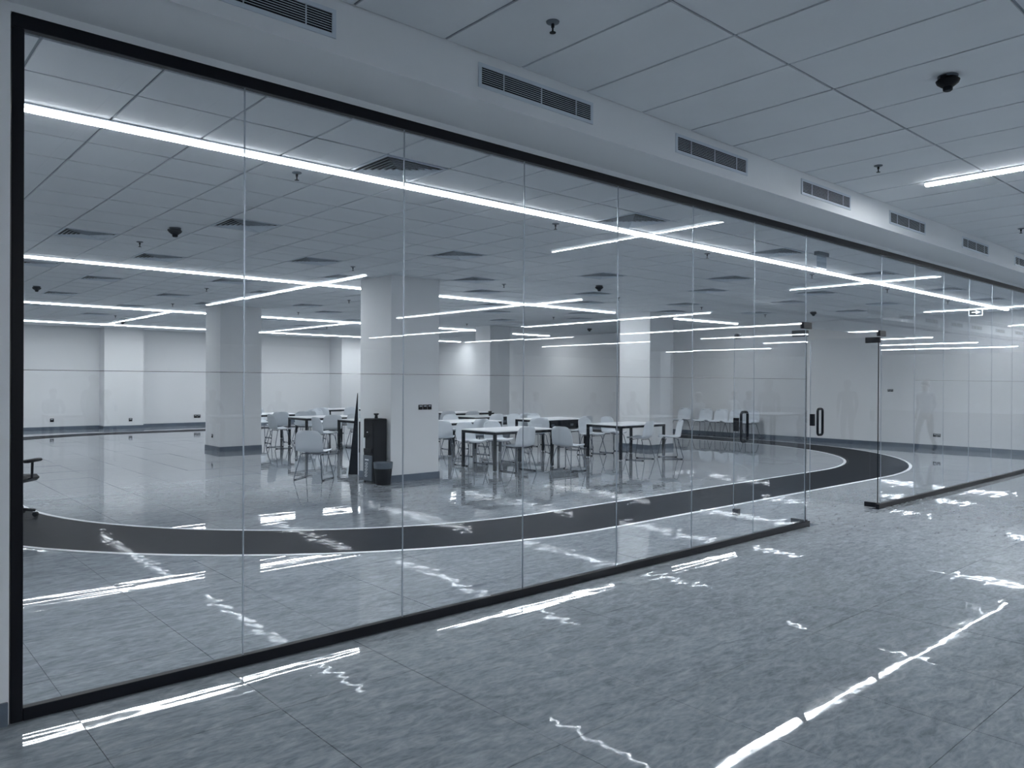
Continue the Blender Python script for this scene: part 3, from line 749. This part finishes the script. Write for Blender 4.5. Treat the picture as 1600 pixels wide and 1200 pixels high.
# ------------------------------------------------------------------ people (seen reflected in the glass)
def person_mesh(pose):
    J = {}
    if pose == 'sit':
        J = dict(pel=(0, 0, .53), ab=(0, -.02, .66), ch=(0, -.01, .86), ne=(0, .01, 1.02), hd=(0, .04, 1.12), tp=(0, .04, 1.22),
                 hl=(-.09, .02, .52), kl=(-.11, .42, .50), al=(-.11, .40, .08), tl=(-.11, .54, .035), hr=(.09, .02, .52), kr=(.11, .42, .50), ar=(.11, .38, .08), tr=(.11, .52, .035),
                 sl=(-.17, 0, .96), el=(-.22, .10, .74), wl=(-.13, .28, .62), pl=(-.11, .35, .60), sr=(.17, 0, .96), er=(.22, .10, .74), wr=(.13, .28, .62), pr=(.11, .35, .60))
    else:
        s = .24 if pose == 'walk' else .03
        J = dict(pel=(0, 0, .83), ab=(0, 0, .98), ch=(0, .01, 1.18), ne=(0, .01, 1.33), hd=(0, .04, 1.43), tp=(0, .035, 1.53),
                 hl=(-.08, 0, .80), kl=(-.085, s * .7 + .03, .45), al=(-.085, s, .085), tl=(-.09, s + .14, .035), hr=(.08, 0, .80), kr=(.085, -s * .3 + .03, .44), ar=(.085, -s * 1.2, .10), tr=(.09, -s * 1.2 + .13, .035),
                 sl=(-.17, 0, 1.27), el=(-.21, -s * .5, 1.02), wl=(-.20, -s * .2 + .06, .80), pl=(-.20, -s * .2 + .1, .72), sr=(.17, 0, 1.27), er=(.21, s * .3, 1.02), wr=(.20, s * .9 + .06, .82), pr=(.20, s * .9 + .1, .74))
    E_ = [('pel', 'ab'), ('ab', 'ch'), ('ch', 'ne'), ('ne', 'hd'), ('hd', 'tp'), ('pel', 'hl'), ('hl', 'kl'), ('kl', 'al'), ('al', 'tl'), ('pel', 'hr'), ('hr', 'kr'), ('kr', 'ar'), ('ar', 'tr'),
          ('ch', 'sl'), ('sl', 'el'), ('el', 'wl'), ('wl', 'pl'), ('ch', 'sr'), ('sr', 'er'), ('er', 'wr'), ('wr', 'pr')]
    Rd = dict(pel=(.13, .10), ab=(.125, .09), ch=(.15, .105), ne=(.05, .052), hd=(.075, .09), tp=(.05, .06), h=(.085, .085), k=(.055, .058), a=(.038, .042), t=(.036, .028), s=(.06, .06), e=(.042, .042), w=(.028, .032), p=(.035, .02))
    names = list(J); idx = {n: i for i, n in enumerate(names)}
    def subdiv():
        pass
    me = bpy.data.meshes.new('body'); me.from_pydata([J[n] for n in names], [(idx[a], idx[b]) for a, b in E_], [])
    # fingers: five short chains rooted in each palm
    o = bpy.data.objects.new('tmp_body', me); COL.objects.link(o)
    o.modifiers.new('skin', 'SKIN'); 
    for i, n in enumerate(names):
        r = Rd.get(n) or Rd[n[0]]
        me.skin_vertices[0].data[i].radius = r
    me.skin_vertices[0].data[idx['pel']].use_root = True
    sb = o.modifiers.new('sub', 'SUBSURF'); sb.levels = 2; sb.render_levels = 2
    dg = bpy.context.evaluated_depsgraph_get(); out = bpy.data.meshes.new_from_object(o.evaluated_get(dg))
    COL.objects.unlink(o); bpy.data.objects.remove(o)
    # separate fingers
    bm = bmesh.new(); bm.from_mesh(out)
    f = MB()
    for side, sx in (('l', -1), ('r', 1)):
        w_, p_ = Vector(J['w' + side]), Vector(J['p' + side]); d = (p_ - w_).normalized(); cr = Vector((1, 0, 0)) if abs(d.x) < .8 else Vector((0, 1, 0))
        lat = (cr - d * cr.dot(d)).normalized() if pose == 'sit' else Vector((0, 1, 0)) - d * d.y
        lat.normalize(); nn = d.cross(lat)
        for k, L in enumerate((.055, .066, .07, .064, .05)):
            o_ = (k - 2) * .014
            if k == 0: a0 = w_ + d * .03 + lat * -.03; b0_ = a0 + (d * .6 - lat * .7).normalized() * .045; c0 = b0_ + d * .022
            else: a0 = p_ + d * .012 + lat * (o_ - .007); b0_ = a0 + d * L * .6; c0 = b0_ + (d + nn * .35 * sx).normalized() * L * .4
            f.tube([a0, b0_, c0], .0085, 6)
    fm = f.mesh('f', 'skin'); bm.from_mesh(fm); bm.to_mesh(out); bm.free()
    return out, J
def color_body(me, J, shirt, legs, pose):
    me = me.copy(); me.materials.clear()
    for n in ('skin', shirt, legs, 'hair', 'black_plastic'): me.materials.append(MATS[n])
    neck = J['ne'][2]; top = J['tp'][2]
    for p in me.polygons:
        c = p.center; p.use_smooth = True; mi = 1
        if c.z > neck + .0: mi = 0
        elif pose == 'sit':
            hip = .575
            if c.z < .07: mi = 4
            elif c.z < hip: mi = 2
            wr = Vector(J['wl']); wr2 = Vector(J['wr'])
            if min((c - wr).length, (c - wr2).length) < .05 or (c.y > .30 and c.z > .575): mi = 0
        else:
            wl_, wr_ = Vector(J['wl']), Vector(J['wr'])
            hand = (min((c - wl_).length, (c - wr_).length) < .045) or (abs(c.x) > .165 and c.z < min(wl_.z, wr_.z) + .02 and c.z > .6)
            if c.z < .075: mi = 4
            elif hand: mi = 0
            elif c.z < .86 and abs(c.x) < .17: mi = 2
        p.material_index = mi
    return me
def hair_mesh(J):
    h = J['tp']; m = MB(); vs = []; n = 14
    prof = [(.068, -.075), (.084, -.045), (.086, -.01), (.075, .025), (.048, .048), (.0, .056)]
    m.lathe([(r, z) for r, z in prof], n, (h[0], h[1] - .016, h[2] - .012)); return m
def face_parts(o, J):
    hx, hy, hz = J['hd']; z = hz + .012
    MB().lathe([(.012, -.012), (.016, 0), (.004, .02)], 8, (hx, hy + .088, z - .01)).build('nose', 'skin', o, smooth=True)
    for s in (-1, 1):
        MB().lathe([(.002, -.006), (.009, 0), (.002, .006)], 8, (s * .03, hy + .083, z + .018), axis='y').build('eye', 'line_white', o, smooth=True)
        MB().lathe([(.004, -.02), (.012, 0), (.004, .02)], 8, (s * .078, hy - .005, z)).build('ear', 'skin', o, smooth=True)
    MB().box(-.022, .022, hy + .078, hy + .088, z - .047, z - .04).build('mouth', 'cloth_dark', o)
BODY = {p: person_mesh(p) for p in ('sit', 'stand', 'walk')}
def person(x, y, a, pose, shirt, legs, lab):
    me, J = BODY[pose]
    t = empty('person', (x, y, 0), math.radians(a - 90), lab, 'person', 'people reflected in the glass')
    b_ = put('body', color_body(me, J, shirt, legs, pose), t)
    hair_mesh(J).build('hair', 'hair', t, smooth=True)
    face_parts(b_, J)
person(17.95, 1.36, 183, 'walk', 'cloth_mid', 'cloth_dark', 'walking person in a grey shirt and dark trousers, reflected at the right')
person(.93, 8.25, 350, 'stand', 'cloth_dark', 'cloth_dark', 'standing person in dark clothes, reflected in the right door leaf')
person(3.6, -7.7, 60, 'stand', 'cloth_mid', 'cloth_dark', 'standing person in grey, reflected on the left of the back wall')
htab = [(12.9, -5.2), (15.2, -3.9), (19.0, -2.9), (7.2, -9.6), (4.4, -12.4)]
names_ = ['left of the bright column', 'just beside the bright column', 'beside the open doors', 'over the left column', 'at the far left']
for k, (x, y) in enumerate(htab):
    dup(tp, (x, y, 0), 0, 'hall table reflected in the glass %s' % names_[k], 'tables of the hall opposite')
    for q, (dx, dy, a) in enumerate(((-.35, -1.0, 90), (.35, 1.0, 270), (.40, -1.0, 90))):
        if k in (3, 4) and q == 2: continue
        dup(cp, (x + dx, y + dy, 0), math.radians(a - 90), '%s hall chair reflected in the glass %s' % (ORD[q], names_[k]), 'chairs of the hall opposite')
        shirt = ('cloth_dark', 'cloth_mid', 'cloth_light')[(k + q) % 3]
        person(x + dx, y + dy - (.02 if a == 90 else -.02), a, 'sit', shirt, 'cloth_dark', '%s seated person in %s clothes reflected %s' % (ORD[q], {'cloth_dark': 'dark', 'cloth_mid': 'grey', 'cloth_light': 'pale'}[shirt], names_[k]))
